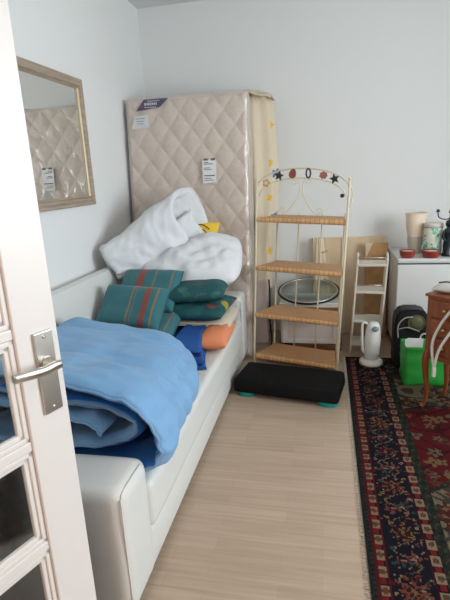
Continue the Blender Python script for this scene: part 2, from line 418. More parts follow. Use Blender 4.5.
for z0, z1 in ((.30, .592), (.618, .877), (.903, 1.162), (1.188, 1.447), (1.473, 1.745)):
    for x0, x1 in ((st, DW/2-.013), (DW/2+.013, DW-st)): mb.box(((x0+x1)/2, DT/2, (z0+z1)/2), (x1-x0-.01, .004, z1-z0-.01))
obj('door_glass', mb, M['glass'], door)
# handle with back plate on the seen face (local -y side)
hx = DW-.047
hp = obj('handle_plate', MB().box((hx, -.004, 1.059), (.052, .008, .208), .002), M['steel'], door)
mb = MB()
for z in (1.15, .968): mb.lathe([(.0045, 0), (.0045, .002), (.0025, .0028)], (hx, -.008, z), 12, (pi/2, 0, 0))
obj('plate_screw', mb, M['steel'], hp)
mb = MB(); mb.lathe([(.017, 0), (.017, .006), (.0105, .012), (.0105, .036)], (hx, -.008, 1.083), 18, (pi/2, 0, 0))
lv = crom([(hx+.012, -.042, 1.083), (hx-.005, -.044, 1.085), (hx-.035, -.046, 1.084), (hx-.07, -.046, 1.088), (hx-.112, -.038, 1.091)], 6)
# flat lever: loft of rounded rectangles
prev = None
for i, p in enumerate(lv):
    w_ = .0105+.001*sin(i/len(lv)*pi); t_ = .0065
    ring = [mb.bm.verts.new(p+Vector((0, t_*cos(a), w_*sin(a)))) for a in [2*pi*k/10 for k in range(10)]]
    if prev:
        for k in range(10):
            f = mb.bm.faces.new((prev[k], prev[(k+1) % 10], ring[(k+1) % 10], ring[k])); f.smooth = True
    else: mb.bm.faces.new(ring)
    prev = ring
mb.bm.faces.new(prev[::-1])
obj('lever_handle', mb, M['steel'], hp)
mb = MB()
for z in (.25, 1.0, 1.8): mb.lathe([(.007, 0), (.007, .09)], (-.006, DT/2, z), 12)
obj('door_hinge', mb, M['steel'], door)

# dark case behind the door
t = thing('suitcase', 'dark grey case on the floor between the glazed door and the sofa arm', 'suitcase', (-1.10, .97, 0))
mb = MB().box((-1.10, .97, .41), (.58, .22, .77), .05); part('shell', mb, M['darkgrey'], t, sm=True)
mb = MB()
for k in range(6): mb.box((-1.32+.088*k, .859, .41), (.012, .008, .62), .003)
part('rib', mb, M['darkgrey'], t)
part('handle', MB().tube(crom([(-1.19, .97, .79), (-1.18, .97, .82), (-1.10, .97, .828), (-1.02, .97, .82), (-1.01, .97, .79)], 5), .010, 8), M['rubber'], t)
for x in (-1.33, -.87):
    for y in (.90, 1.04): part('wheel', MB().lathe([(.014, -.012), (.022, -.010), (.022, .010), (.014, .012)], (x, y, .0222), 14, (0, pi/2, 0)), M['rubber'], t)

# ------------------------------------------------------------------ wall mirror
mY0, mY1, mZ0, mZ1 = 2.15, 3.17, 1.345, 2.165
t = thing('wall_mirror', 'rectangular mirror in a silvered wood frame on the left wall', 'mirror', (XL, (mY0+mY1)/2, mZ0))
def frame_ring(y0, y1, z0, z1, wd, prof, x0):
    mb = MB()
    loops = []
    for off, h in prof:
        loops.append([(x0+h, y0+off, z0+off), (x0+h, y1-off, z0+off), (x0+h, y1-off, z1-off), (x0+h, y0+off, z1-off)])
    V = [[mb.bm.verts.new(p) for p in l] for l in loops]
    for A, B in zip(V, V[1:]):
        for k in range(4): mb.bm.faces.new((A[k], A[(k+1) % 4], B[(k+1) % 4], B[k]))
    A, B = V[-1], V[0]
    for k in range(4): mb.bm.faces.new((A[k], A[(k+1) % 4], B[(k+1) % 4], B[k]))
    return mb
part('frame', frame_ring(mY0, mY1, mZ0, mZ1, .07, [(0, .002), (0, .022), (.006, .028), (.02, .024), (.034, .032), (.046, .030), (.052, .020), (.052, .002)], XL), M['frame'], t)
part('gilt_edge', frame_ring(mY0+.0525, mY1-.0525, mZ0+.0525, mZ1-.0525, .02, [(0, .002), (0, .019), (.005, .021), (.012, .012), (.012, .002)], XL), M['gilt'], t)
part('mirror_glass', MB().box((XL+.006, (mY0+mY1)/2, (mZ0+mZ1)/2), (.004, mY1-mY0-.12, mZ1-mZ0-.12)), M['mirror'], t)

# ------------------------------------------------------------------ sofa bed
sx0, sx1, sy0, sy1 = -1.595, -.62, 1.16, 3.66
t = thing('sofa_bed', 'long white leatherette sofa bed along the left wall', 'sofa', ((sx0+sx1)/2, (sy0+sy1)/2, 0))
mb = MB().box(((sx0+sx1)/2-.01, (sy0+sy1)/2, .125), (sx1-sx0-.02, sy1-sy0-.06, .17), .02); part('base', mb, M['sofa'], t, sm=True)
mb = MB()
for x in (sx0+.1, sx1-.1):
    for y in (sy0+.12, sy1-.12): part('foot', MB().lathe([(.022, 0), (.028, .04)], (x, y, 0.0), 14), M['rubber'], t)
def softbox(c, s, b, seed, amp=.006, n=14):
    mb = MB().box(c, s, b, seg=4)
    bmesh.ops.subdivide_edges(mb.bm, edges=[e for e in mb.bm.edges if e.calc_length() > .12], cuts=10, use_grid_fill=True)
    for v in mb.bm.verts: v.co += Vector((nz(v.co, 4, seed), nz(v.co, 4, seed+1), nz(v.co, 5, seed+2)))*amp
    return mb
part('seat_cushion', softbox((-1.04, 2.41, .3175), (.84, 2.03, .205), .035, 2, .004), M['sofa'], t, sm=True)
a1 = part('armrest', softbox(((sx0+sx1)/2, 1.282, .30), (sx1-sx0, .232, .49), .045, 5, .006), M['sofa'], t, sm=True)
a2 = part('armrest', softbox(((sx0+sx1)/2, 3.545, .325), (sx1-sx0, .232, .54), .045, 9, .005), M['sofa'], t, sm=True)
for a, y0 in ((a1, 1.166), (a2, 3.429)):
    for o in (0,):
        z1 = .535 if a is a1 else .565
        pts = [(sx1-.011, y0+.012, .10), (sx1-.011, y0+.012, z1-.06), (sx1-.013, y0+.020, z1-.026), (sx1-.013, y0+.045, z1-.005), (sx1-.013, y0+.19, z1-.005)]
        mb = MB().tube(crom(pts, 6), .003, 6); mb.move(-Vector(t.location)); obj('seam', mb, M['sofa'], a)
# backrest: sloped slab
mb = MB(); V = []
prof = [(-1.592, .05), (-1.592, .84), (-1.575, .885), (-1.545, .898), (-1.51, .885), (-1.48, .80), (-1.45, .60), (-1.445, .42), (-1.445, .05)]
def bf(u, v):
    y = 1.40+v*2.03; p = prof
    k = u*(len(p)-1); i = min(int(k), len(p)-2); f = k-i
    x = p[i][0]+(p[i+1][0]-p[i][0])*f; z = p[i][1]+(p[i+1][1]-p[i][1])*f
    pk = min(1, min(v, 1-v)*40)
    return Vector((x+(nz((x, y, z), 4, 3)*.004 if 2 < k < 7 else 0), y, z-(1-pk)*.01))
mb.grid(bf, 32, 40)
for vv in (0, 1): mb.bm.faces.new([mb.bm.verts.new(bf(i/32, vv)) for i in range(33)])
bmesh.ops.remove_doubles(mb.bm, verts=mb.bm.verts[:], dist=.0005)
br = part('backrest', mb, M['sofa'], t, sm=True)
mb = MB().tube(crom([(-1.512, 2.22, .875), (-1.478, 2.24, .80), (-1.458, 2.30, .66), (-1.443, 2.36, .50)], 8), .0028, 6); mb.move(-Vector(t.location)); obj('seam', mb, M['seam'], br)

# ------------------------------------------------------------------ blue duvet
path = [(-1.40, .85), (-1.15, .83), (-.92, .805), (-.72, .755), (-.60, .665), (-.57, .56), (-.62, .478), (-.80, .458), (-1.05, .456), (-1.28, .458), (-1.395, .48),
        (-1.37, .525), (-1.15, .535), (-.92, .535), (-.76, .555), (-.675, .615), (-.73, .685), (-.92, .728), (-1.15, .752), (-1.37, .768),
        (-1.41, .735), (-1.36, .700), (-1.15, .690), (-.95, .665), (-.83, .628), (-.80, .60)]
def warp(p, t):
    k = 1-.22*t-.06*sin(pi*t)-.13*t*max(0, p.x+1.25); z = .43+(p.y-.43)*k
    x = -1.4+(p.x+1.4)*(1-.16*t**2)
    return Vector((x, max(z, .452) if p.y < .46 else z, 0))
fm = Matrix(((1, 0, 0, 0), (0, 0, 1, 1.415), (0, 1, 0, 0), (0, 0, 0, 1)))
t = thing('duvet', 'light blue folded duvet with royal blue lining on the near end of the sofa', 'duvet', (-1.0, 1.85, .42))
mb = folded(path, .90, .052, fm, 100, 4, warp, .010, quilt=(.40, 13.0), pucker=.022)
mb.move(-Vector(t.location)); o = obj('quilt', mb, [M['duvet'], M['lining']], t)
bind = MB().tube([p+Vector((0, -.003, 0)) for p in EDGE[False]], .006, 6)
bind.move(-Vector(t.location)); obj('edge_binding', bind, M['duvet'], t)

# ------------------------------------------------------------------ blue sheet
t = thing('folded_sheet', 'royal blue folded sheet lying flat on the seat behind the light blue duvet', 'sheet', (-.95, 2.72, .42))
def layer(z, seed, x0, x1, y0, y1):
    mb = MB()
    def top(u, v):
        x = x0+(x1-.085*min(1, v*2.2)-x0)*u; y = y0+(y1-y0)*v+.03*nz((u*3, 0, z*9), 1, seed); e = min(1, min(u, 1-u, v, 1-v)*14)
        return Vector((x+.02*nz((0, v*3, z*9), 1, seed), y, z+.012*e+.007*nz((x, y, 0), 9, seed)))
    def bot(u, v):
        q = top(u, v); return Vector((q.x, q.y, z-.003))
    mb.grid(top, 26, 26); mb.grid(bot, 26, 26)
    bmesh.ops.remove_doubles(mb.bm, verts=mb.bm.verts[:], dist=.002)
    return mb
for k, (a, b, c, d) in enumerate(((-1.30, -.665, 2.42, 3.16), (-1.28, -.67, 2.44, 3.15), (-1.29, -.695, 2.43, 3.155), (-1.28, -.70, 2.42, 3.15), (-.925, -.685, 2.44, 3.12), (-.92, -.68, 2.43, 3.10))):
    part('sheet_fold', layer(.432+.019*k, 3+k, a, b, c, d), M['bluesheet'], t)

# ------------------------------------------------------------------ cushions
def place(mb, c, rot):
    m = Matrix.Translation(Vector(c)) @ Euler(rot).to_matrix().to_4x4()
    return m
def cushion(name, label, cat, m, c, rot, size, seed, grp=None, pip=None, **kw):
    r = thing(name, label, cat, c, 0, grp); r.rotation_euler = rot
    obj('cover', pillow(*size, seed=seed, **kw), m, r)
    if pip: obj('piping', piping(*size, pinch=kw.get('pinch', .06)), pip, r)
    return r
M['tealpip'] = mat('teal_piping', (.015, .11, .12), .7)
G = 'teal striped seat cushions stacked on the sofa'
cushion('seat_cushion_pad', 'teal striped cushion at the bottom of the stack behind the blue duvet', 'cushion', M['teal2'], (-1.135, 2.73, .512), (R(9), 0, R(3)), (.42, .42, .115), 1, G, M['tealpip'], ex=6, pinch=.02)
cushion('seat_cushion_pad', 'teal cushion with red stripe in the middle of the stack, tilted to the camera', 'cushion', M['teal'], (-1.20, 2.76, .665), (R(46), R(3), R(-5)), (.44, .30, .13), 2, G, M['tealpip'], ex=6, pinch=.02)
cushion('seat_cushion_pad', 'teal striped cushion on top of the stack, furthest back by the sofa back', 'cushion', M['teal2'], (-1.18, 3.00, .715), (R(40), R(1), R(-3)), (.43, .34, .12), 3, G, M['tealpip'], ex=6, pinch=.02)
cushion('pillow', 'orange pillow peeking out under the cream blanket on the seat edge', 'pillow', M['orange'], (-.695, 2.88, .421), (0, 0, R(2)), (.19, .46, .125), 6, pinch=.04)
# cream blanket
t = thing('blanket', 'cream folded blanket between the orange pillow and the leaf print cushions', 'blanket', (-.9, 3.02, .53))
def bl(u, v):
    x = -1.10+.48*u; y = 2.88+.44*v; e = min(1, min(u, 1-u, v, 1-v)*10)
    return x, y, e
for k in range(2):
    mb = MB()
    mb.grid(lambda u, v: Vector((bl(u, v)[0]+.01*k, bl(u, v)[1], .536+.017*k+.010*bl(u, v)[2]+.006*nz((u*4, v*4, k), 1, 2)-.05*max(0, u-.85)*4)), 20, 20)
    mb.grid(lambda u, v: Vector((bl(u, v)[0]+.01*k, bl(u, v)[1], .532+.017*k+.006*nz((u*4, v*4, k), 1, 2)-.05*max(0, u-.85)*4)), 20, 20)
    bmesh.ops.remove_doubles(mb.bm, verts=mb.bm.verts[:], dist=.0045)
    part('blanket_fold', mb, M['cream'], t)
G = 'dark leaf print cushions beside the striped stack'
cushion('throw_pillow', 'dark teal leaf print cushion with a yellow patch, lower of two', 'cushion', M['leaf2'], (-.845, 3.04, .565), (R(3), 0, R(-4)), (.43, .42, .125), 11, G, ex=3.5)
cushion('throw_pillow', 'dark teal leaf print cushion, upper of two, under the white pillow', 'cushion', M['leaf'], (-.85, 3.07, .685), (R(4), R(-2), R(3)), (.41, .42, .125), 12, G, ex=3.5)
# white pillow
cushion('bed_pillow', 'large white pillow slumped over the far sofa arm in front of the mattress', 'pillow', M['white_cotton'], (-1.00, 3.40, .735), (R(32), R(-7), R(2)), (.86, .54, .31), 21, ex=2.5, wr=.06, n=48, pinch=0, rc=.13)
# yellow cushion
t = cushion('throw_pillow', 'yellow cushion with thin black lines behind the white pillow', 'cushion', M['yellow'], (-1.005, 3.60, .995), (R(70), R(8), R(4)), (.36, .34, .08), 31)
mb = MB()
for pts in ([(-.10, .14, .085), (-.02, .11, .09), (.05, .13, .085), (.11, .10, .08)], [(.02, .05, .094), (.06, .09, .092), (.11, .05, .086)]):
    mb.tube(crom(pts, 6), .0035, 6)
obj('black_line', mb, M['black'], t)
# white rolled duvet
A = Vector((-1.53, 3.10, .925)); B = Vector((-.99, 3.50, 1.24)); ax = (B-A).normalized()
side = Vector((0, 0, 1)).cross(ax).normalized(); upv = ax.cross(side).normalized()   # side ~ toward +y
frw = Matrix(((upv.x, side.x, ax.x, A.x), (upv.y, side.y, ax.y, A.y), (upv.z, side.z, ax.z, A.z), (0, 0, 0, 1)))
path2 = [(-.20, -.095), (-.10, -.11), (.02, -.115), (.12, -.10), (.178, -.035), (.165, .05), (.08, .085), (-.04, .085), (-.15, .07), (-.19, .03), (-.13, .0), (-.04, .0), (.02, .01)]
def warp2(p, t):
    k = .60+.40*min(1, t*1.4)
    return Vector((p.x*k-.02*sin(pi*t), p.y*k, 0))
t = thing('rolled_duvet', 'thick white duvet rolled up and leaning against the wrapped mattress', 'duvet', A)
mb = folded(path2, (B-A).length, .050, frw, 60, 15, warp2, .014, pucker=.022, shear=1.45)
mb.move(-A); obj('quilt', mb, [M['white_cotton'], M['white_cotton']], t)
bind = MB().tube(EDGE[True], .007, 6)
bind.move(-A); obj('edge_binding', bind, M['white_cotton'], t)

# ------------------------------------------------------------------ wrapped mattress
MWd, MH, MT = 1.0, 2.13, .20
t = thing('mattress', 'tall quilted ivory mattress in clear plastic standing against the back wall', 'mattress', (-1.603, 3.70, .0))
t.rotation_euler = (R(-4.6), 0, 0); t.rotation_euler.y = R(.35); t.location.z = .003
def quilt(x, z):
    a = (x/.090+z/.118); b = (x/.090-z/.118)
    return .017*(abs(sin(pi*a*.5))**.55)*(abs(sin(pi*b*.5))**.55)
mb = MB(); nx, nz_ = 170, 300
def mf(u, v):
    x = u*MWd; z = v*MH; e = min(1, min(u*MWd, (1-u)*MWd, v*MH, (1-v)*MH)/.03)
    return Vector((x, -quilt(x, z)*e+.022*(1-e)**2, z))
mb.grid(mf, nx, nz_)
obj('quilted_face', mb, M['mattress'], t)
mb = MB()
mb.box((MWd/2, .012+MT/2, MH/2), (MWd, MT-.024, MH), .012)
obj('core', mb, M['mattress_side'], t)
mb = MB()
for y in (.022, MT): 
    c = .012
    mb.tube([(0, y, c), (0, y, MH-c), (c*.3, y, MH-c*.3), (c, y, MH), (MWd-c, y, MH), (MWd-c*.3, y, MH-c*.3), (MWd, y, MH-c), (MWd, y, c), (MWd-c*.3, y, c*.3), (MWd-c, y, 0), (c, y, 0), (c*.3, y, c*.3)], .008, 8, True)
obj('piping', mb, M['mattress_side'], t)
mb = MB()   # shipping film wrapped around
def film(u, v):
    per = [(-.012, .14), (-.014, -.004), (.02, -.028), (MWd-.02, -.028), (MWd+.014, -.002), (MWd+.016, MT*.6), (MWd+.012, MT+.01)]
    L = [0, .16, .21, .21+MWd-.04, .26+MWd-.04, .38+MWd-.04, .46+MWd-.04]
    s = u*L[-1]
    for i in range(len(L)-1):
        if s <= L[i+1]+1e-9: break
    f = (s-L[i])/(L[i+1]-L[i]); x = per[i][0]+(per[i+1][0]-per[i][0])*f; y = per[i][1]+(per[i+1][1]-per[i][1])*f
    z = .02+(MH-.012)*v
    w_ = .010*nz((s*1.0, z, 0), 5, 4)+.006*nz((s+z*.7, z-s*.7, 2), 12, 8)
    return Vector((x+(w_*.6 if i != 2 else 0), y-abs(w_)*(1 if i in (1, 2, 3) else 0), z))
mb.grid(film, 80, 110)
obj('plastic_film', mb, M['film'], t, normals=False)
# labels
def quad(mb, pts, d=.0015):
    a = [mb.bm.verts.new(p) for p in pts]; b = [mb.bm.verts.new(Vector(p)+Vector((0, -d, 0))) for p in pts]
    mb.bm.faces.new(a); mb.bm.faces.new(b[::-1])
    for k in range(len(a)): mb.bm.faces.new((a[k], a[(k+1) % len(a)], b[(k+1) % len(a)], b[k]))
LY = -.0225
mb = MB(); quad(mb, [(.095, LY, 2.032), (.300, LY, 2.055), (.370, LY, 2.118), (.165, LY, 2.118)])
pl = obj('brand_label', mb, M['purple'], t); pl['label'] = 'purple label with white lettering'
mb = MB()
for k, (x, wd, hh) in enumerate(((.175, .014, .02), (.192, .012, .016), (.207, .014, .02), (.224, .008, .022), (.236, .012, .016), (.251, .014, .016), (.268, .010, .022))):
    mb.box((x, LY-.0022, 2.082), (wd*.75, .001, hh), 0)
mb.box((.215, LY-.0022, 2.057), (.10, .001, .004)); mb.box((.245, LY-.0022, 2.103), (.10, .001, .004))
obj('lettering', mb, M['paper'], pl)
mb = MB(); quad(mb, [(.05, LY, 1.90), (.20, LY, 1.905), (.20, LY, 2.0), (.075, LY, 1.995)]); o = obj('label_flap', mb, M['paper'], t)
mb = MB()
for k in range(3): mb.box((.125, LY-.0022, 1.975-.02*k), (.08-.015*k, .001, .004))
obj('lettering', mb, M['ink'], o)
mb = MB(); px, pz, pw, ph = .635, 1.445, .112, .185; quad(mb, [(px, LY-.012, pz), (px+pw, LY-.012, pz+.006), (px+pw, LY-.012, pz+ph), (px, LY-.012, pz+ph-.004)])
sl = obj('shipping_label', mb, M['paper'], t); sl['label'] = 'white shipping label with small print'
mb = MB()
for z, x0, x1, h in ((.185, .012, .045, .016), (.185, .07, .105, .016), (.163, .012, .05, .006), (.15, .012, .085, .006), (.12, .012, .06, .005), (.108, .012, .075, .005), (.06, .012, .1, .008), (.04, .012, .07, .005), (.025, .012, .09, .005)):
    mb.box((px+(x0+x1)/2, LY-.0142, pz+z), (x1-x0, .001, h))
obj('lettering', mb, M['ink'], sl)

# ------------------------------------------------------------------ printed bedsheet hanging behind the mattress
t = thing('bedsheet', 'cream bedsheet with yellow and blue prints draped over something tall beside the mattress', 'bedsheet', (-.5, 4.15, .5))
prints = [(.30, .16, 'y', .035), (.36, .40, 'b', .04), (.24, .345, 'y', .032), (.27, .26, 'y', .02), (.45, .30, 'y', .03), (.34, .62, 'b', .035), (.30, .80, 'y', .03), (.22, .52, 'y', .03), (.55, .5, 'b', .03)]
def shf(u, v):
    # u around, v downwards.
    z = 2.155-1.66*v-.05*abs(sin(u*9))*max(0, v-.9)*10
    ang = -.5*pi+u*1.25*pi
    flare = .8+.35*sin(pi*min(1, v*1.3))*.6-.35*max(0, v-.55)
    if v < .06: flare *= .45+.55*(v/.06)**.5
    rx = (.165+.03*nz((u*5, v*2, 0), 1, 3)+.020*sin(u*34+v*2))*flare; ry = (.15+.015*sin(u*29+1))
    return Vector((-.59+rx*max(0, cos(ang)), 4.20+ry*sin(ang)+.035*(1-v), z))
def shm(u, v):
    for a, b, c, r in prints:
        dx = (u-a)*.55; dz = (v-b)*1.66; th = math.atan2(dz, dx); d = math.hypot(dx, dz)
        if d < r*(.9+.25*cos(5*th)): return 1 if c == 'y' else 2
    return 0
mb = MB(); mb.grid(shf, 90, 160, mfn=shm)
o = part('cloth', mb, [M['sheetcloth'], M['print_y'], M['print_b']], t)
sm_ = o.modifiers.new('t', 'SOLIDIFY'); sm_.thickness = .004
mb = MB()   # the fold lying over the mattress top corner
def fold(u, v):
    x = -.80+.38*u; y = 3.97+.36*v
    return Vector((x, y, 2.148+.008*sin(u*15+v*3)+.010*nz((u*4, v*4, 0), 1, 2)-.16*max(0, u-.62)**1.3-.035*max(0, .25-v)*4))
mb.grid(fold, 34, 20)
o = part('top_fold', mb, M['sheetcloth'], t); sm_ = o.modifiers.new('t', 'SOLIDIFY'); sm_.thickness = .006

# ------------------------------------------------------------------ wicker etagere
YAW = -13
t = thing('etagere', 'tall cream iron shelf with four wicker shelves and an ornamented arch', 'shelf', (-.232, 3.48, 0), R(YAW))
HW, BW, DP = .336, .268, .30
def sh(p):   # slight lean of the worn frame
    x, y, z = p; k = min(1, z/.08)
    return Vector((x+.050*z, y, z-.032*x*k*1.2))
def TUBE(mb, pts, r, **k): mb.tube([sh(p) for p in pts], r, **k)
posts = [(-HW, 0, 1.44), (HW, 0, 1.44), (-BW, DP, 1.19), (BW, DP, 1.19)]
for x, y, h in posts:
    mb = MB(); TUBE(mb, [(x, y, h*k/10) for k in range(11)], .0088, seg=10)
    if y == 0:
        q = sh((x, y, h)); mb.lathe([(.009, 0), (.012, .006), (.009, .014), (.003, .022)], q, 10)
    obj('post', mb, M['iron'], t)
for x in (-BW+.175, BW-.175):
    mb = MB(); TUBE(mb, [(x, DP, .06+1.12*k/6) for k in range(7)], .0055, seg=8); obj('back_rod', mb, M['iron'], t)
ZS = [.070, .415, .795, 1.165]
for z in ZS:
    mb = MB()
    def wf(u, v):
        y = .006+(DP-.012)*v; hw = HW+(BW-HW)*v-.010
        return sh((-hw+2*hw*u, y, z+.004*0))
    mb.grid(wf, 12, 6)
    top = [v.co.copy() for v in mb.bm.verts]
    mb.grid(lambda u, v: wf(u, v)-Vector((0, 0, .014)), 12, 6)
    # woven front lip
    def lip(u, v):
        a = v*2*pi; return sh((-HW+.012+(2*HW-.024)*u, -.002+.010*cos(a), z-.012+.020*sin(a)))
    mb.grid(lip, 30, 10)
    s_ = obj('wicker_shelf', mb, M['wicker'], t)
    mb = MB()
    for zz in (z-.026,):
        c4 = [(-HW, 0, zz), (HW, 0, zz), (BW, DP, zz), (-BW, DP, zz)]
        for a, b in zip(c4, c4[1:]+c4[:1]): TUBE(mb, [Vector(a).lerp(Vector(b), k/4) for k in range(5)], .005, seg=8)
    obj('shelf_frame', mb, M['iron'], t)
# arch
def arch(hw, z0, rise, n=24): return [(-hw*cos(pi*k/n*.94+.03*pi), .0, z0+rise*sin(pi*k/n*.94+.03*pi)**.8) for k in range(n+1)]
mb = MB(); TUBE(mb, [(-HW-.0, 0, 1.30)]+arch(HW+.006, 1.345, .175)+[(HW+.0, 0, 1.30)], .006, seg=8); TUBE(mb, arch(HW-.02, 1.305, .150), .005, seg=8)
# outer rolled ear at right and left
for s_ in (1,):
    TUBE(mb, crom([(s_*HW, 0, 1.40), (s_*(HW+.022), 0, 1.37), (s_*(HW+.024), 0, 1.32), (s_*(HW+.006), 0, 1.25)], 5), .0045, seg=8)
obj('arch', mb, M['iron'], t)
def spiral(cx, cz, r, a0, turns, sgn, n=20): return [(cx+sgn*r*(1-.75*k/n)*cos(a0+turns*2*pi*k/n), 0, cz+r*(1-.75*k/n)*sin(a0+turns*2*pi*k/n)) for k in range(n+1)]
for s_ in (-1, 1):
    mb = MB()
    main = crom([(s_*.030, 0, 1.445), (s_*.012, 0, 1.41), (s_*.016, 0, 1.345), (s_*.055, 0, 1.27), (s_*.10, 0, 1.215), (s_*.135, 0, 1.20)], 8)
    TUBE(mb, main, .0042, seg=8)
    TUBE(mb, spiral(s_*.135, 1.226, .026, -pi/2, 1.3, s_), .0036, seg=8)
    TUBE(mb, spiral(s_*.052, 1.432, .022, pi, 1.2, s_), .0034, seg=8)
    obj('scroll', mb, M['iron'], t)
# ornaments between the two arch rods
def flat(poly, c, th=.008, rot=0, sc=1):
    q = sh((c[0], c[1]-.004, c[2]))
    m = Matrix.Translation(q) @ Matrix.Rotation(rot, 4, 'Y') @ Matrix(((1, 0, 0, 0), (0, 0, 1, -th/2), (0, 1, 0, 0), (0, 0, 0, 1))) @ Matrix.Scale(sc, 4)
    return MB().prism(poly, th/sc, m)
def star(n=5, r1=.037, r2=.017): return [((r1 if k % 2 == 0 else r2)*sin(pi*k/n), (r1 if k % 2 == 0 else r2)*cos(pi*k/n)) for k in range(2*n)]
def arcz(x): 
    c = max(-1, min(1, x/HW)); s_ = (1-c*c)**.5
    return (1.345+.175*s_**.8+1.305+.15*max(.0, 1-(x/(HW-.02))**2)**.4)/2
pear = [(.025*sin(a)*(1+.25*cos(a+pi)), 0.034*cos(a)) for a in [2*pi*k/18 for k in range(18)]]
shell = [((.027+.004*cos(7*a))*sin(a), (.024+.003*cos(7*a))*cos(a)) for a in [2*pi*k/28 for k in range(28)]]
for nm, poly, x, m, rot in (('star_ornament', star(), -.165, 'orn_dark', .2), ('pear_ornament', pear, -.065, 'orn_red', .3), ('shell_ornament', shell, .155, 'orn_pink', 0), ('star_ornament', star(), .232, 'orn_dark', -.2)):
    obj(nm, flat(poly, (x, 0, arcz(x)), rot=rot), M[m], t)
mb = MB(); c = sh((.048, -.004, arcz(.048))); mb.tube([c+Vector((.015*cos(a), 0, .031*sin(a))) for a in [2*pi*k/20 for k in range(20)]], .006, 8, True)
obj('ring_ornament', mb, M['orn_dark'], t)
mb = MB(); c = sh((-.262, -.004, arcz(-.262)-.012)); mb.tube([c+Vector((.020*cos(a)*(1+.3*cos(5*a)), 0, .020*sin(a)*(1+.3*cos(5*a)))) for a in [2*pi*k/40 for k in range(40)]], .004, 6, True)
obj('flower_ornament', mb, M['orn_gold'], t)
mb = flat([(.014*sin(a), .014*cos(a)) for a in [2*pi*k/12 for k in range(12)]], (.292, 0, 1.335)); obj('bead_ornament', mb, M['orn_dark'], t)

# ------------------------------------------------------------------ aerobic step
t = thing('aerobic_step', 'black exercise step with teal feet on the floor in front of the etagere', 'exercise step', (-.262, 2.895, 0), R(-10))
mb = MB().box((0, .155, .085), (.715, .325, .105), .022, seg=4)
for v in mb.bm.verts:
    if v.co.z < .09: v.co.x *= 1.012; v.co.y = .155+(v.co.y-.155)*1.03
obj('platform', mb, M['rubber'], t); smooth_by_angle(t.children[0])
for x in (-.285, .285):
    for y in (.05, .27):
        mb = MB().lathe([(.056, 0), (.060, .006), (.056, .026), (.046, .034)], (x, y, 0), 22, sx=1.15, sy=.8); obj('foot', mb, M['tealp'], t)

# ------------------------------------------------------------------ things behind the etagere
bx0, bx1, by0 = -.372, .140, 3.88
cx_ = (bx0+bx1)/2
t = thing('wooden_crate', 'low brown wooden box under the small white cabinet', 'box', (cx_, 4.06, 0))
part('box_body', MB().box((cx_, 4.06, .023), (.53, .35, .045), .004), M['brown'], t)
part('box_lid', MB().box((cx_, 4.06, .049), (.54, .36, .007), .002), M['brown'], t)
t = thing('cabinet', 'small white cabinet behind the etagere on a brown box', 'cabinet', (cx_, 4.06, .053))
part('carcass', MB().box((cx_, 4.065, .228), (.51, .31, .348), .006), M['whitep'], t)
part('cabinet_top', MB().box((cx_, 4.06, .411), (.525, .335, .018), .005), M['whitep'], t)
dr = part('cabinet_door', MB().box((cx_, 3.901, .19), (.47, .02, .26), .004), M['pinkboard'], t)
mb = MB()
for sx in (-1, 1): mb.box((cx_+sx*.215, 3.888, .19), (.045, .012, .26), .003)
for sz in (-1, 1): mb.box((cx_, 3.888, .19+sz*.11), (.48, .011, .04), .003)
mb.move(-Vector(t.location)); obj('door_frame', mb, M['whitep'], dr)
part('drawer_gap', MB().box((cx_, 3.908, .36), (.47, .006, .035)), M['brown'], t)
# round glass tray with dark rim
t = thing('round_tray', 'round glass tray with a dark rim lying on the small white cabinet', 'tray', (-.135, 4.055, .487)); t.rotation_euler = (R(13), 0, 0)
obj('rim', MB().tube([(.262*cos(a), .245*sin(a), 0) for a in [2*pi*k/56 for k in range(56)]], .0075, 8, True), M['blackbag'], t)
obj('inner_rim', MB().tube([(.245*cos(a), .228*sin(a), .004) for a in [2*pi*k/56 for k in range(56)]], .007, 8, True), M['steel'], t)
obj('glass_plate', MB().lathe([(.002, -.003), (.25, -.003), (.25, .003), (.002, .003)], (0, 0, 0), 48, sy=.94), M['tglass'], t)
t = thing('white_board', 'narrow white panel standing on the floor between the mattress and the white cabinet', 'panel', (-.56, 4.03, 0))
part('board_panel', MB().box((-.56, 4.05, .29), (.135, .05, .58), .008), M['pinkboard'], t)
tag(obj('power_cable', MB().tube(crom([(-.475, 4.00, .60), (-.468, 3.99, .45), (-.475, 3.99, .25), (-.46, 3.99, .06), (-.46, 3.90, .008), (-.43, 3.84, .008), (-.36, 3.80, .008)], 8), .007, 8), M['bcable']), 'black cable hanging down beside the white panel behind the etagere', 'cable')
t = thing('speaker', 'small black device on the floor under the bottom wicker shelf', 'device', (-.30, 3.83, 0))
part('housing', MB().box((-.30, 3.85, .035), (.09, .045, .07), .012), M['rubber'], t, sm=True)
part('knob', MB().lathe([(.012, 0), (.012, .006), (.004, .009)], (-.30, 3.827, .042), 14, (pi/2, 0, 0)), M['steel'], t)

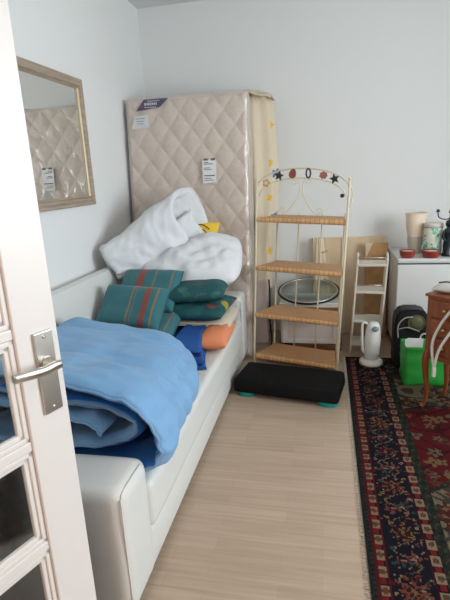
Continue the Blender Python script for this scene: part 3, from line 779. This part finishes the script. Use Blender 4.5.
# boards leaning on the back wall
t = thing('folding_screen', 'large beige board leaning on the back wall behind the shelves', 'board', (.22, 4.325, 0)); t.rotation_euler = (R(-3.5), 0, 0)
obj('panel', MB().box((0, .02, .455), (.66, .018, .905), .004), M['board'], t)
for x in (-.31, -.05, .31):
    obj('batten', MB().box((x, .006, .455), (.035, .012, .9), .003), M['boardlight'], t)
t = thing('wrapped_picture', 'brown paper covered board leaning between the beige board and the fridge', 'board', (.45, 4.24, 0)); t.rotation_euler = (R(-3.5), 0, 0)
obj('panel', MB().box((0, .02, .43), (.19, .02, .86), .004), M['kraft'], t)
obj('corner_fold', MB().prism([(-.095, .72), (-.03, .865), (-.095, .865)], .004, Matrix(((1, 0, 0, 0), (0, 0, 1, .002), (0, 1, 0, 0), (0, 0, 0, 1)))), M['board'], t)
t = thing('curtain_bundle', 'beige folded cloth hanging down in front of the beige board behind the etagere', 'cloth', (-.04, 4.20, .0))
mb = MB()
def cur(u, v):
    a = 2*pi*u; w_ = .03+.075*v
    return Vector((-.03+.03*(v-.5)+w_*cos(a)*(1+.12*sin(9*a)), 4.275+.022*sin(a)*(1+.2*sin(7*a)), .915-.88*v))
mb.grid(cur, 60, 20, closed_u=True)
mb.bm.faces.ensure_lookup_table()
part('cloth', mb, M['boardlight'], t)
bm_t = MB().tube([(-.075, 4.275, .80), (-.02, 4.25, .79), (.03, 4.275, .80)], .006, 8); part('tie', bm_t, M['kraft'], t)

# ------------------------------------------------------------------ narrow white rack
t = thing('small_rack', 'narrow white metal rack standing between the etagere and the fridge', 'rack', (.33, 3.88, 0), R(-4))
def sk(p): return Vector((p[0]+.055*p[2], p[1], p[2]))
for sx, w_ in ((-1, .112), (1, .112)):
    mb = MB()
    pts = [(sx*w_, -.09, 0), (sx*w_, -.09, .70), (sx*w_, -.075, .80), (sx*w_, -.03, .835), (sx*w_, .03, .835), (sx*w_, .075, .80), (sx*w_, .09, .70), (sx*w_, .09, 0)]
    mb.tube([sk(p) for p in crom(pts, 6)], .0095, 8)
    mb.tube([sk((sx*w_, -.05, .02+.76*k/6)) for k in range(7)], .006, 6)
    obj('side_frame', mb, M['offwhite'], t)
for z in (.10, .30, .545, .765):
    mb = MB(); q = sk((0, 0, z))
    for k in range(5): mb.box((q.x, -.076+.038*k, z), (.225, .026, .010), .003)
    mb.box((q.x, -.096, z-.004), (.225, .008, .020), .003)
    obj('shelf_slats', mb, M['offwhite'], t)
    mb = MB(); mb.tube([q+Vector((-.11, -.092, .055)), q+Vector((0, -.094, .055)), q+Vector((.11, -.092, .055))], .004, 6); obj('guard_rail', mb, M['steel'], t)

# white jug kettle on its base
t = thing('humidifier', 'white upright jug shaped appliance with grey display on the rug', 'appliance', (.362, 3.60, .012))
obj('base', MB().lathe([(.086, 0), (.090, .008), (.088, .028), (.070, .040), (.056, .044)], (0, 0, 0), 32), M['whitep'], t)
mb = MB().lathe([(.050, .044), (.060, .055), (.066, .10), (.066, .20), (.060, .27), (.052, .315), (.040, .335), (.02, .342), (.004, .343)], (0, 0, 0), 32, sx=.92, sy=1.0)
for v in mb.bm.verts: v.co.x += .012*max(0, v.co.z-.05)/.3
obj('body', mb, M['whitep'], t)
obj('handle', MB().tube(crom([(-.040, -.025, .335), (-.062, -.03, .345), (-.075, -.03, .32), (-.075, -.03, .22), (-.070, -.03, .13), (-.058, -.025, .10)], 6), .010, 8), M['whitep'], t)
mb = MB().lathe([(.026, 0), (.026, .006), (.022, .009), (.002, .009)], (.018, -.052, .300), 20, (R(72), 0, R(10)), sx=1, sy=.8); obj('display', mb, M['greyp'], t)

# ------------------------------------------------------------------ fridge and what stands on it
fx0, fx1, fy0, fy1, fh = .563, 1.16, 3.83, 4.40, .800
t = thing('fridge', 'low white fridge against the back wall', 'fridge', ((fx0+fx1)/2, (fy0+fy1)/2, 0))
part('cabinet', MB().box(((fx0+fx1)/2, (fy0+.045+fy1)/2, .42), (fx1-fx0, fy1-fy0-.045, .69), .008), M['fridge'], t, sm=True)
part('door', MB().box(((fx0+fx1)/2, fy0+.02, .415), (fx1-fx0, .038, .675), .010), M['fridge'], t, sm=True)
part('worktop', MB().box(((fx0+fx1)/2, (fy0+fy1)/2-.004, .782), (fx1-fx0+.006, fy1-fy0+.008, .036), .010), M['fridge'], t, sm=True)
part('gasket', MB().box(((fx0+fx1)/2, fy0+.035, .760), (fx1-fx0-.012, .05, .014)), M['gap'], t)
part('plinth', MB().box(((fx0+fx1)/2, (fy0+fy1)/2+.03, .04), (fx1-fx0-.02, fy1-fy0-.09, .08)), M['gap'], t)
ft = fh+.001
t = thing('candle_lamp', 'tall lamp with cream parchment shade and smoked glass foot on the fridge', 'lamp', (.735, 4.13, ft))
obj('glass_foot', MB().lathe([(.060, 0), (.064, .006), (.050, .016), (.056, .05), (.062, .10), (.060, .15), (.055, .16)], (0, 0, 0), 28), M['lampglass'], t)
obj('lamp_shade', MB().lathe([(.062, .135), (.078, .22), (.086, .325), (.083, .326), (.074, .22), (.058, .135)], (0, 0, 0), 32, caps=False), M['shade'], t)
obj('lamp_top', MB().lathe([(.002, .312), (.082, .312), (.082, .308), (.002, .308)], (0, 0, 0), 28), M['wax'], t)
t = thing('floral_tin', 'tall pale tin with green and brown floral print on the fridge', 'tin', (.850, 4.03, ft))
obj('can', MB().lathe([(.066, 0), (.072, .004), (.072, .215), (.070, .218)], (0, 0, 0), 32), M['tin'], t)
obj('tin_lid', MB().lathe([(.074, .216), (.074, .245), (.068, .252), (.002, .254)], (0, 0, 0), 32), M['offwhite'], t)
for i, (x, y, lab) in enumerate(((.642, 3.90, 'small red clay candle bowl at the left front corner of the fridge'), (.812, 3.89, 'small red clay candle bowl in front of the floral tin'))):
    r_ = .060 if i == 0 else .068
    t = thing('candle_bowl', lab, 'bowl', (x, y, ft), 0, 'red candle bowls on the fridge')
    obj('dish', MB().lathe([(r_*.78, 0), (r_*.9, .012), (r_, .048), (r_*1.03, .055), (r_*.93, .055), (r_*.88, .04), (.002, .036)], (0, 0, 0), 28), M['terracotta'], t)
    obj('candle', MB().lathe([(r_*.86, .038), (r_*.86, .048), (.004, .050)], (0, 0, 0), 24), M['wax'], t)
t = thing('figurine', 'dark blue glazed figurine beside the floral tin on the fridge', 'figurine', (.945, 3.94, ft))
obj('figure_body', MB().lathe([(.042, 0), (.045, .01), (.034, .03), (.038, .09), (.030, .15), (.034, .18), (.038, .20), (.022, .215), (.016, .222), (.024, .235), (.028, .252), (.022, .272), (.003, .282)], (0, 0, 0), 24), M['darkglaze'], t)
obj('arm', MB().tube(crom([(-.035, -.01, .195), (-.046, -.03, .15), (-.02, -.042, .12)], 5), .010, 8), M['darkglaze'], t)
obj('arm', MB().tube(crom([(.035, -.01, .195), (.046, -.03, .15), (.02, -.042, .12)], 5), .010, 8), M['darkglaze'], t)
t = thing('vase', 'turquoise vase at the right edge of the fridge beside the figurine', 'vase', (1.035, 4.0, ft))
obj('vase_body', MB().lathe([(.035, 0), (.05, .02), (.058, .08), (.045, .15), (.025, .19), (.03, .21), (.024, .21), (.018, .19), (.002, .18)], (0, 0, 0), 24), M['turq'], t)
t = thing('candelabra', 'thin dark branched candle holder behind the figurine on the fridge', 'candle holder', (1.00, 4.16, ft))
obj('stem', MB().lathe([(.04, 0), (.042, .006), (.008, .012), (.006, .25), (.010, .26), (.005, .27), (.005, .36)], (0, 0, 0), 14), M['orn_dark'], t)
for sx in (-1, 1):
    mb = MB(); mb.tube(crom([(0, 0, .27), (sx*.04, 0, .262), (sx*.085, 0, .28), (sx*.095, 0, .32)], 6), .0045, 8)
    mb.lathe([(.004, .32), (.020, .326), (.012, .33), (.010, .345)], (sx*.095, 0, 0), 12)
    obj('branch', mb, M['orn_dark'], t)
mb = MB(); mb.tube(crom([(0, 0, .27), (-.01, -.04, .262), (-.02, -.085, .28), (-.02, -.09, .32)], 6), .0045, 8); mb.lathe([(.004, .32), (.020, .326), (.012, .33), (.010, .345)], (-.02, -.09, 0), 12); obj('branch', mb, M['orn_dark'], t)

# ------------------------------------------------------------------ bags
t = thing('backpack', 'black bag with grey straps standing behind the green bag beside the fridge', 'bag', (.64, 3.56, .012))
prof = [(-.115, 0), (-.12, .05), (-.12, .36), (-.105, .43), (-.06, .458), (.06, .458), (.105, .43), (.12, .36), (.12, .05), (.115, 0)]
mb = MB().prism(prof, .16, Matrix(((1, 0, 0, 0), (0, 0, 1, -.02), (0, 1, 0, 0), (0, 0, 0, 1)))); bmesh.ops.bevel(mb.bm, geom=mb.bm.edges[:], offset=.014, segments=2, affect='EDGES')
obj('bag_body', mb, M['blackbag'], t); smooth_by_angle(t.children[0], 60)
mb = MB().tube(crom([(-.095, -.03, .24), (-.10, -.045, .34), (-.06, -.05, .40), (.0, -.045, .41)], 6), .005, 6); mb.tube(crom([(-.09, -.03, .31), (-.03, -.05, .33), (.05, -.05, .30)], 6), .004, 6); obj('strap', mb, M['strapg'], t)
mb = MB().lathe([(.002, .0), (.055, 0), (.050, .012), (.002, .016)], (.03, -.021, .36), 24, (pi/2, 0, 0)); obj('round_patch', mb, M['olive'], t)
obj('strap_ring', MB().tube([(.03+.058*cos(a), -.03, .36+.058*sin(a)) for a in [2*pi*k/24 for k in range(24)]], .005, 6, True), M['olive'], t)

t = thing('shopping_bag', 'bright green shopping bag on the rug behind the cherry wood chest', 'bag', (.69, 3.31, .012), R(3))
mb = MB(); bm = mb.bm
bw, bd, bh = .29, .17, .285
def bagf(u, v):
    a = u*4; side = int(a) % 4; f = a-int(a)
    P = [(-bw/2, -bd/2), (bw/2, -bd/2), (bw/2, bd/2), (-bw/2, bd/2)]
    x = P[side][0]+(P[(side+1) % 4][0]-P[side][0])*f; y = P[side][1]+(P[(side+1) % 4][1]-P[side][1])*f
    bul = .010*sin(pi*f)*sin(pi*min(1, v+.15)); n_ = [(0, -1), (1, 0), (0, 1), (-1, 0)][side]
    w_ = .010*nz((x*1.5, y*1.5, v), 6, 5)
    return Vector((x*(1-.05*(1-v)*.6)+n_[0]*(bul+w_), y+n_[1]*(bul+w_), v*bh+.006*nz((x, y, 3), 8, 2)*v))
mb.grid(bagf, 48, 14, closed_u=True)
bm.faces.new([bm.verts.new(bagf(k/48, 0)) for k in range(48)][::-1]); bmesh.ops.remove_doubles(bm, verts=bm.verts[:], dist=.0008)
o = obj('bag_body', mb, M['green'], t); o.modifiers.new('t', 'SOLIDIFY').thickness = .003
mb = MB().tube(crom([(-.01, -bd/2-.008, .24), (-.005, -bd/2-.010, .32), (.03, -bd/2, .355), (.075, -bd/2-.010, .32), (.08, -bd/2-.008, .24)], 6), .006, 8); h_ = obj('carry_handle', mb, M['cable'], t); h_['label'] = 'white carry handle'
mb = MB().tube(crom([(-.01, bd/2+.0, .24), (-.005, bd/2, .31), (.03, bd/2-.02, .33), (.075, bd/2, .31), (.08, bd/2, .24)], 6), .006, 8); obj('carry_handle', mb, M['cable'], t)
t = thing('paper_sheaf', 'white papers sticking out of the green bag at its left front', 'papers', (.612, 3.262, .16))
mb = MB()
for k in range(3): mb.box((-.005+.005*k, .006*k, .09), (.105, .0025, .19), 0, (R(4), R(-4+3*k), R(2)))
obj('sheet', mb, M['paper'], t)

# ------------------------------------------------------------------ cherry wood chest
ca = R(-45); C0 = Vector((.605, 2.90, 0)); 
t = thing('bedside_chest', 'cherry wood chest with three drawers on curved legs at the right', 'chest', C0, ca)
# local x along drawer front (away, toward camera right), local y into the body
cw, cd = .46, .25; z0, z1 = .385, .745
obj('carcass', MB().box((cw/2, cd/2, (z0+z1)/2), (cw, cd, z1-z0), .006), M['cherry'], t)
obj('chest_top', MB().box((cw/2, cd/2, z1+.008), (cw+.024, cd+.024, .018), .006), M['cherry'], t)
for k in range(3):
    zc = z0+.062+k*.116
    d_ = obj('drawer', MB().box((cw/2, -.006, zc), (cw-.05, .016, .102), .005), M['cherry'], t)
    for x in (cw*.28, cw*.72): obj('knob', MB().lathe([(.005, 0), (.005, .012), (.012, .016), (.012, .022), (.004, .026)], (x, -.014, zc), 14, (pi/2, 0, 0)), M['brass'], d_)
for sx, sy in ((0, 0), (1, 0), (0, 1), (1, 1)):
    x = .018 if sx == 0 else cw-.018; y = .018 if sy == 0 else cd-.018; ox = -1 if sx == 0 else 1; oy = -1 if sy == 0 else 1
    mb = MB(); pts = crom([(x, y, .40), (x+ox*.012, y+oy*.010, .34), (x+ox*.008, y+oy*.006, .24), (x-ox*.002, y-oy*.002, .13), (x+ox*.006, y+oy*.004, .045), (x+ox*.020, y+oy*.014, .022)], 5)
    n = len(pts); mb.tube(pts, [.026-.015*min(1, k/(n*.75))+(.004 if k > n-4 else 0) for k in range(n)], 10)
    obj('leg', mb, M['cherry'], t)
obj('apron', MB().box((cw/2, .012, z0-.016), (cw-.04, .016, .035), .004), M['cherry'], t)
# cable bundle on the chest
def cl(p):
    c, s_ = cos(ca), sin(ca); return (C0.x+p[0]*c-p[1]*s_, C0.y+p[0]*s_+p[1]*c, p[2])
t = thing('silver_pouch', 'crumpled silver pouch lying on the cherry wood chest', 'pouch', cl((.075, .075, z1+.018)))
mb = pillow(.15, .11, .05, seed=44, wr=.035, ex=2.5, n=26); obj('foil_bag', mb, M['foil'], t)
t.rotation_euler = (0, 0, R(-30))
obj('pouch_zip', MB().tube([(-.06, .03, .050), (-.02, .035, .058), (.03, .033, .057), (.06, .028, .048)], .004, 6), M['blackbag'], t)
t = thing('charging_cable', 'white cable looped over the drawer front of the cherry wood chest', 'cable', cl((.1, -.03, .7)))
mb = MB().tube([cl(p) for p in crom([(.34, .10, z1+.023), (.27, .02, z1+.034), (.215, -.024, z1+.015), (.17, -.036, .69), (.12, -.045, .60), (.085, -.05, .50), (.085, -.052, .42), (.10, -.05, .33)], 8)], .008, 8)
mb.tube([cl(p) for p in crom([(.36, .04, z1+.023), (.33, .0, z1+.024), (.30, -.028, z1+.0), (.24, -.04, .66), (.17, -.05, .54), (.125, -.053, .44), (.105, -.052, .34)], 8)], .008, 8)
part('cord', mb, M['cable'], t)
part('plug', MB().box(cl((.105, -.052, .305)), (.022, .022, .065), .006), M['cable'], t)
tag(obj('floor_cable', MB().tube(crom([(.42, 3.72, .020), (.47, 3.60, .019), (.55, 3.64, .019), (.58, 3.52, .019), (.50, 3.46, .019), (.45, 3.56, .019), (.50, 3.66, .026), (.56, 3.70, .019)], 8), .006, 8), M['bcable']), 'black cable coiled on the rug in front of the fridge', 'cable')

# ------------------------------------------------------------------ rug
rx0, rx1, ry0, ry1 = .172, 1.95, .75, 3.725
t = thing('rug', 'dark red and navy oriental rug with cream borders and fringe on the floor', 'rug', (rx0, ry1, 0))
NAVY = (.010, .009, .018); CRM = (.29, .205, .14); RED = (.105, .010, .013); DG = (.020, .028, .024); ORG = (.17, .055, .022); PNK = (.17, .062, .058); TEA = (.035, .068, .066); WINE = (.045, .006, .010); GRN = (.022, .027, .020); GOLD = (.19, .12, .055)
RR = random.Random(3)
flowers = []
def scatter(n, tmax, w0, w1, seed):
    r = random.Random(seed); out = []
    for k in range(n): out.append((r.uniform(0, tmax), r.uniform(w0, w1), r.uniform(.005, .012), r.choice((PNK, GOLD, TEA, CRM, RED, ORG)), r.choice((4, 5, 6)), r.uniform(0, 6)))
    return out
SC = scatter(800, 3.2, .082, .228, 5)
fr_ = random.Random(11)
FIELD = [(fr_.uniform(.33, 1.8), fr_.uniform(.33, 2.7), fr_.uniform(.02, .055), fr_.choice((GOLD, (.17, .13, .08), (.10, .05, .03), PNK, (.14, .11, .07))), fr_.choice((3, 4, 5, 6)), fr_.uniform(0, 6)) for _ in range(430)]
BUCK = {}
for f in FIELD: 
    for a in (-1, 0, 1):
        for b in (-1, 0, 1): BUCK.setdefault((int(f[0]/.1)+a, int(f[1]/.1)+b), []).append(f)
BS = {}
for f in SC:
    for a in (-1, 0, 1): BS.setdefault(int(f[0]/.05)+a, []).append(f)
def petal(dx, dy, r, n, ph): 
    d = math.hypot(dx, dy); return d/(r*(.72+.28*cos(n*math.atan2(dy, dx)+ph)))
def rugcol(u, v):
    uu = min(u, rx1-rx0-u); vv = min(v, ry1-ry0-v)
    if uu < vv: d, s_ = uu, v
    else: d, s_ = vv, u
    if d < .030:
        c = (.030, .036, .032) if (int(s_/.012)+int(d/.010)) % 2 else (.010, .013, .014)
        return (.07, .015, .02) if d > .025 else c
    def cream(d0):
        m = (s_ % .085)/.085; q = d-d0
        if q < .004 or q > .038: return RED
        if m < .40: return (.18, .014, .018) if .007 < q < .033 and m < .36 else NAVY
        if m < .5: return CRM
        if m < .86 and abs(q-.021) < .014*sin((m-.5)/.36*pi)+.001: return (.05, .07, .05) if abs(q-.021) > .006 else ORG
        return CRM
    if d < .072: return cream(.030)
    if d < .078: return WINE
    if d < .232:
        k = round((s_-.16)/.30); ds = s_-.16-.30*k; dq = d-.155
        r = petal(ds, dq, .055, 8, 0)
        if r < .3: return GOLD
        if r < .55: return WINE
        if r < 1: return (ORG if k % 2 else WINE) if (int(r*9) % 2) else (PNK if k % 3 else GOLD)
        r = petal(abs(ds)-.15, dq-.02*(1 if ds > 0 else -1), .042, 6, .5)
        if r < .35: return CRM
        if r < .6: return RED
        if r < 1: return TEA if k % 2 else PNK
        vine = abs(dq-.045*sin(s_*2*pi/.15)); 
        for f in BS.get(int(s_/.05), ()):
            q = petal(s_-f[0], d-f[1], f[2], f[4], f[5])
            if q < 1: return f[3] if q > .35 else NAVY
        if vine < .004: return (.20, .16, .09)
        return NAVY
    if d < .238: return WINE
    if d < .280: return cream(.238)
    if d < .325:
        return GRN if (int(s_/.016)+int((d-.28)/.011)) % 3 else ((.06, .05, .03) if int(s_/.032) % 2 else (.012, .015, .013))
    # field: red ground with a pale corner near the far end
    edge = .86+.05*sin(u*9)
    pale = v < edge or v > 1.62+.10*sin(u*8)
    base = (.20, .155, .10) if pale else RED
    ar = abs(sin(u*17+1.3*sin(v*13))*sin(v*15+1.1*sin(u*11)))
    for f in BUCK.get((int(u/.1), int(v/.1)), ()):
        q = petal(u-f[0], v-f[1], f[2], f[4], f[5])
        if q < 1:
            if pale: return GRN if q > .75 else (RED if q > .4 else GOLD)
            return f[3] if q > .3 else WINE
    if ar < .10: return (.05, .045, .04) if pale else WINE
    if abs(v-edge) < .015 or abs(v-1.62-.10*sin(u*8)) < .015: return DG
    if pale and ar > .75: return (.06, .05, .04)
    return base
CS = .0075; nu = int((rx1-rx0)/CS); nv = int((ry1-ry0)/CS); TH = .011
xs = [(rx1-rx0)*i/nu for i in range(nu+1)]; ys = [(ry1-ry0)*j/nv for j in range(nv+1)]
verts = [(x, -y, TH+.0015*noise.noise(Vector((x*3, y*3, 0)))) for x in xs for y in ys]
faces = []; cols = []
for i in range(nu):
    for j in range(nv):
        a = i*(nv+1)+j; faces.append((a, a+1, a+nv+2, a+nv+1)); cols.append(rugcol((xs[i]+xs[i+1])/2, (ys[j]+ys[j+1])/2))
b0 = len(verts); X1, Y1 = rx1-rx0, -(ry1-ry0)
verts += [(0, 0, .001), (X1, 0, .001), (X1, Y1, .001), (0, Y1, .001), (0, 0, TH), (X1, 0, TH), (X1, Y1, TH), (0, Y1, TH)]
for q in ((0, 1, 2, 3), (0, 1, 5, 4), (1, 2, 6, 5), (2, 3, 7, 6), (3, 0, 4, 7)): faces.append(tuple(b0+k for k in q)); cols.append(DG)
me = bpy.data.meshes.new('pile'); me.from_pydata(verts, [], faces)
ca_ = me.color_attributes.new('pattern', 'FLOAT_COLOR', 'CORNER'); flat_ = []
for f, c in zip(me.polygons, cols): flat_ += [c[0]*.62, c[1]*.60, c[2]*.58, 1]*len(f.vertices)
ca_.data.foreach_set('color', flat_)
rm = mat('woven_wool', (.2, .02, .02), .95, spec=.1, bump=.5, bscale=300); nt = rm.node_tree
at = nt.nodes.new('ShaderNodeVertexColor'); at.layer_name = 'pattern'
nn_ = nt.nodes.new('ShaderNodeTexNoise'); nn_.inputs['Scale'].default_value = 220; tc = nt.nodes.new('ShaderNodeTexCoord'); nt.links.new(tc.outputs['Object'], nn_.inputs['Vector'])
mx = nt.nodes.new('ShaderNodeMixRGB'); mx.blend_type = 'OVERLAY'; mx.inputs['Fac'].default_value = .25
nt.links.new(at.outputs['Color'], mx.inputs[1]); nt.links.new(nn_.outputs['Fac'], mx.inputs[2]); nt.links.new(mx.outputs[0], nt.nodes['Principled BSDF'].inputs['Base Color'])
me.materials.append(rm); o = link(bpy.data.objects.new('pile', me)); o.parent = t
mb = MB(); r = random.Random(2)
y = 0
while y < (ry1-ry0):
    l = r.uniform(.012, .026); a = r.uniform(-.006, .006); mb.tube([(.002, -y, .006), (-l*.6, -y+a, .004), (-l, -y+a*2, .0022)], .0013, 4); y += .0055
fo = obj('fringe', mb, M['fringe'], t); fo['kind'] = 'stuff'

# ------------------------------------------------------------------ light
wd = bpy.data.worlds.new('World'); S.world = wd; wd.use_nodes = True
wd.node_tree.nodes['Background'].inputs['Color'].default_value = (.86, .93, 1, 1); wd.node_tree.nodes['Background'].inputs['Strength'].default_value = 1.0
def area(name, loc, target, sx, sy, power, col):
    l = bpy.data.lights.new(name, 'AREA'); l.shape = 'RECTANGLE'; l.size = sx; l.size_y = sy; l.energy = power; l.color = col
    o = link(bpy.data.objects.new(name, l)); o.location = loc
    o.rotation_euler = (Vector(target)-Vector(loc)).to_track_quat('-Z', 'Y').to_euler(); return o
area('window_daylight', (XR+.20, 1.55, 1.65), (-.5, 1.75, .85), 1.85, 1.55, 84, (.885, .94, 1.0))
l = bpy.data.lights.new('hall_lamp', 'POINT'); l.energy = 26; l.color = (1, .70, .52); l.shadow_soft_size = .15
o = link(bpy.data.objects.new('hall_lamp', l)); o.location = (-.35, -.9, 2.3)

# ------------------------------------------------------------------ camera
Mx = ((.9783934541446139, .0053763476969058, -.2066817451358801), (.20088585092257696, -.26115160619935, .9441634993361117), (-.04889911845916156, -.9652828256345087, -.2565890542267446))
cam = bpy.data.cameras.new('camera'); co = link(bpy.data.objects.new('camera', cam))
co.matrix_world = Matrix(((Mx[0][0], -Mx[0][1], -Mx[0][2], 0), (Mx[1][0], -Mx[1][1], -Mx[1][2], 0), (Mx[2][0], -Mx[2][1], -Mx[2][2], 1.5), (0, 0, 0, 1)))
cam.sensor_fit = 'VERTICAL'; cam.sensor_height = 36; cam.lens = 470/600*36; cam.clip_start = .02
S.camera = co
vs = S.view_settings; vs.view_transform = 'Standard'; vs.look = 'None'; vs.gamma = 1; vs.exposure = .46; vs.use_curve_mapping = False
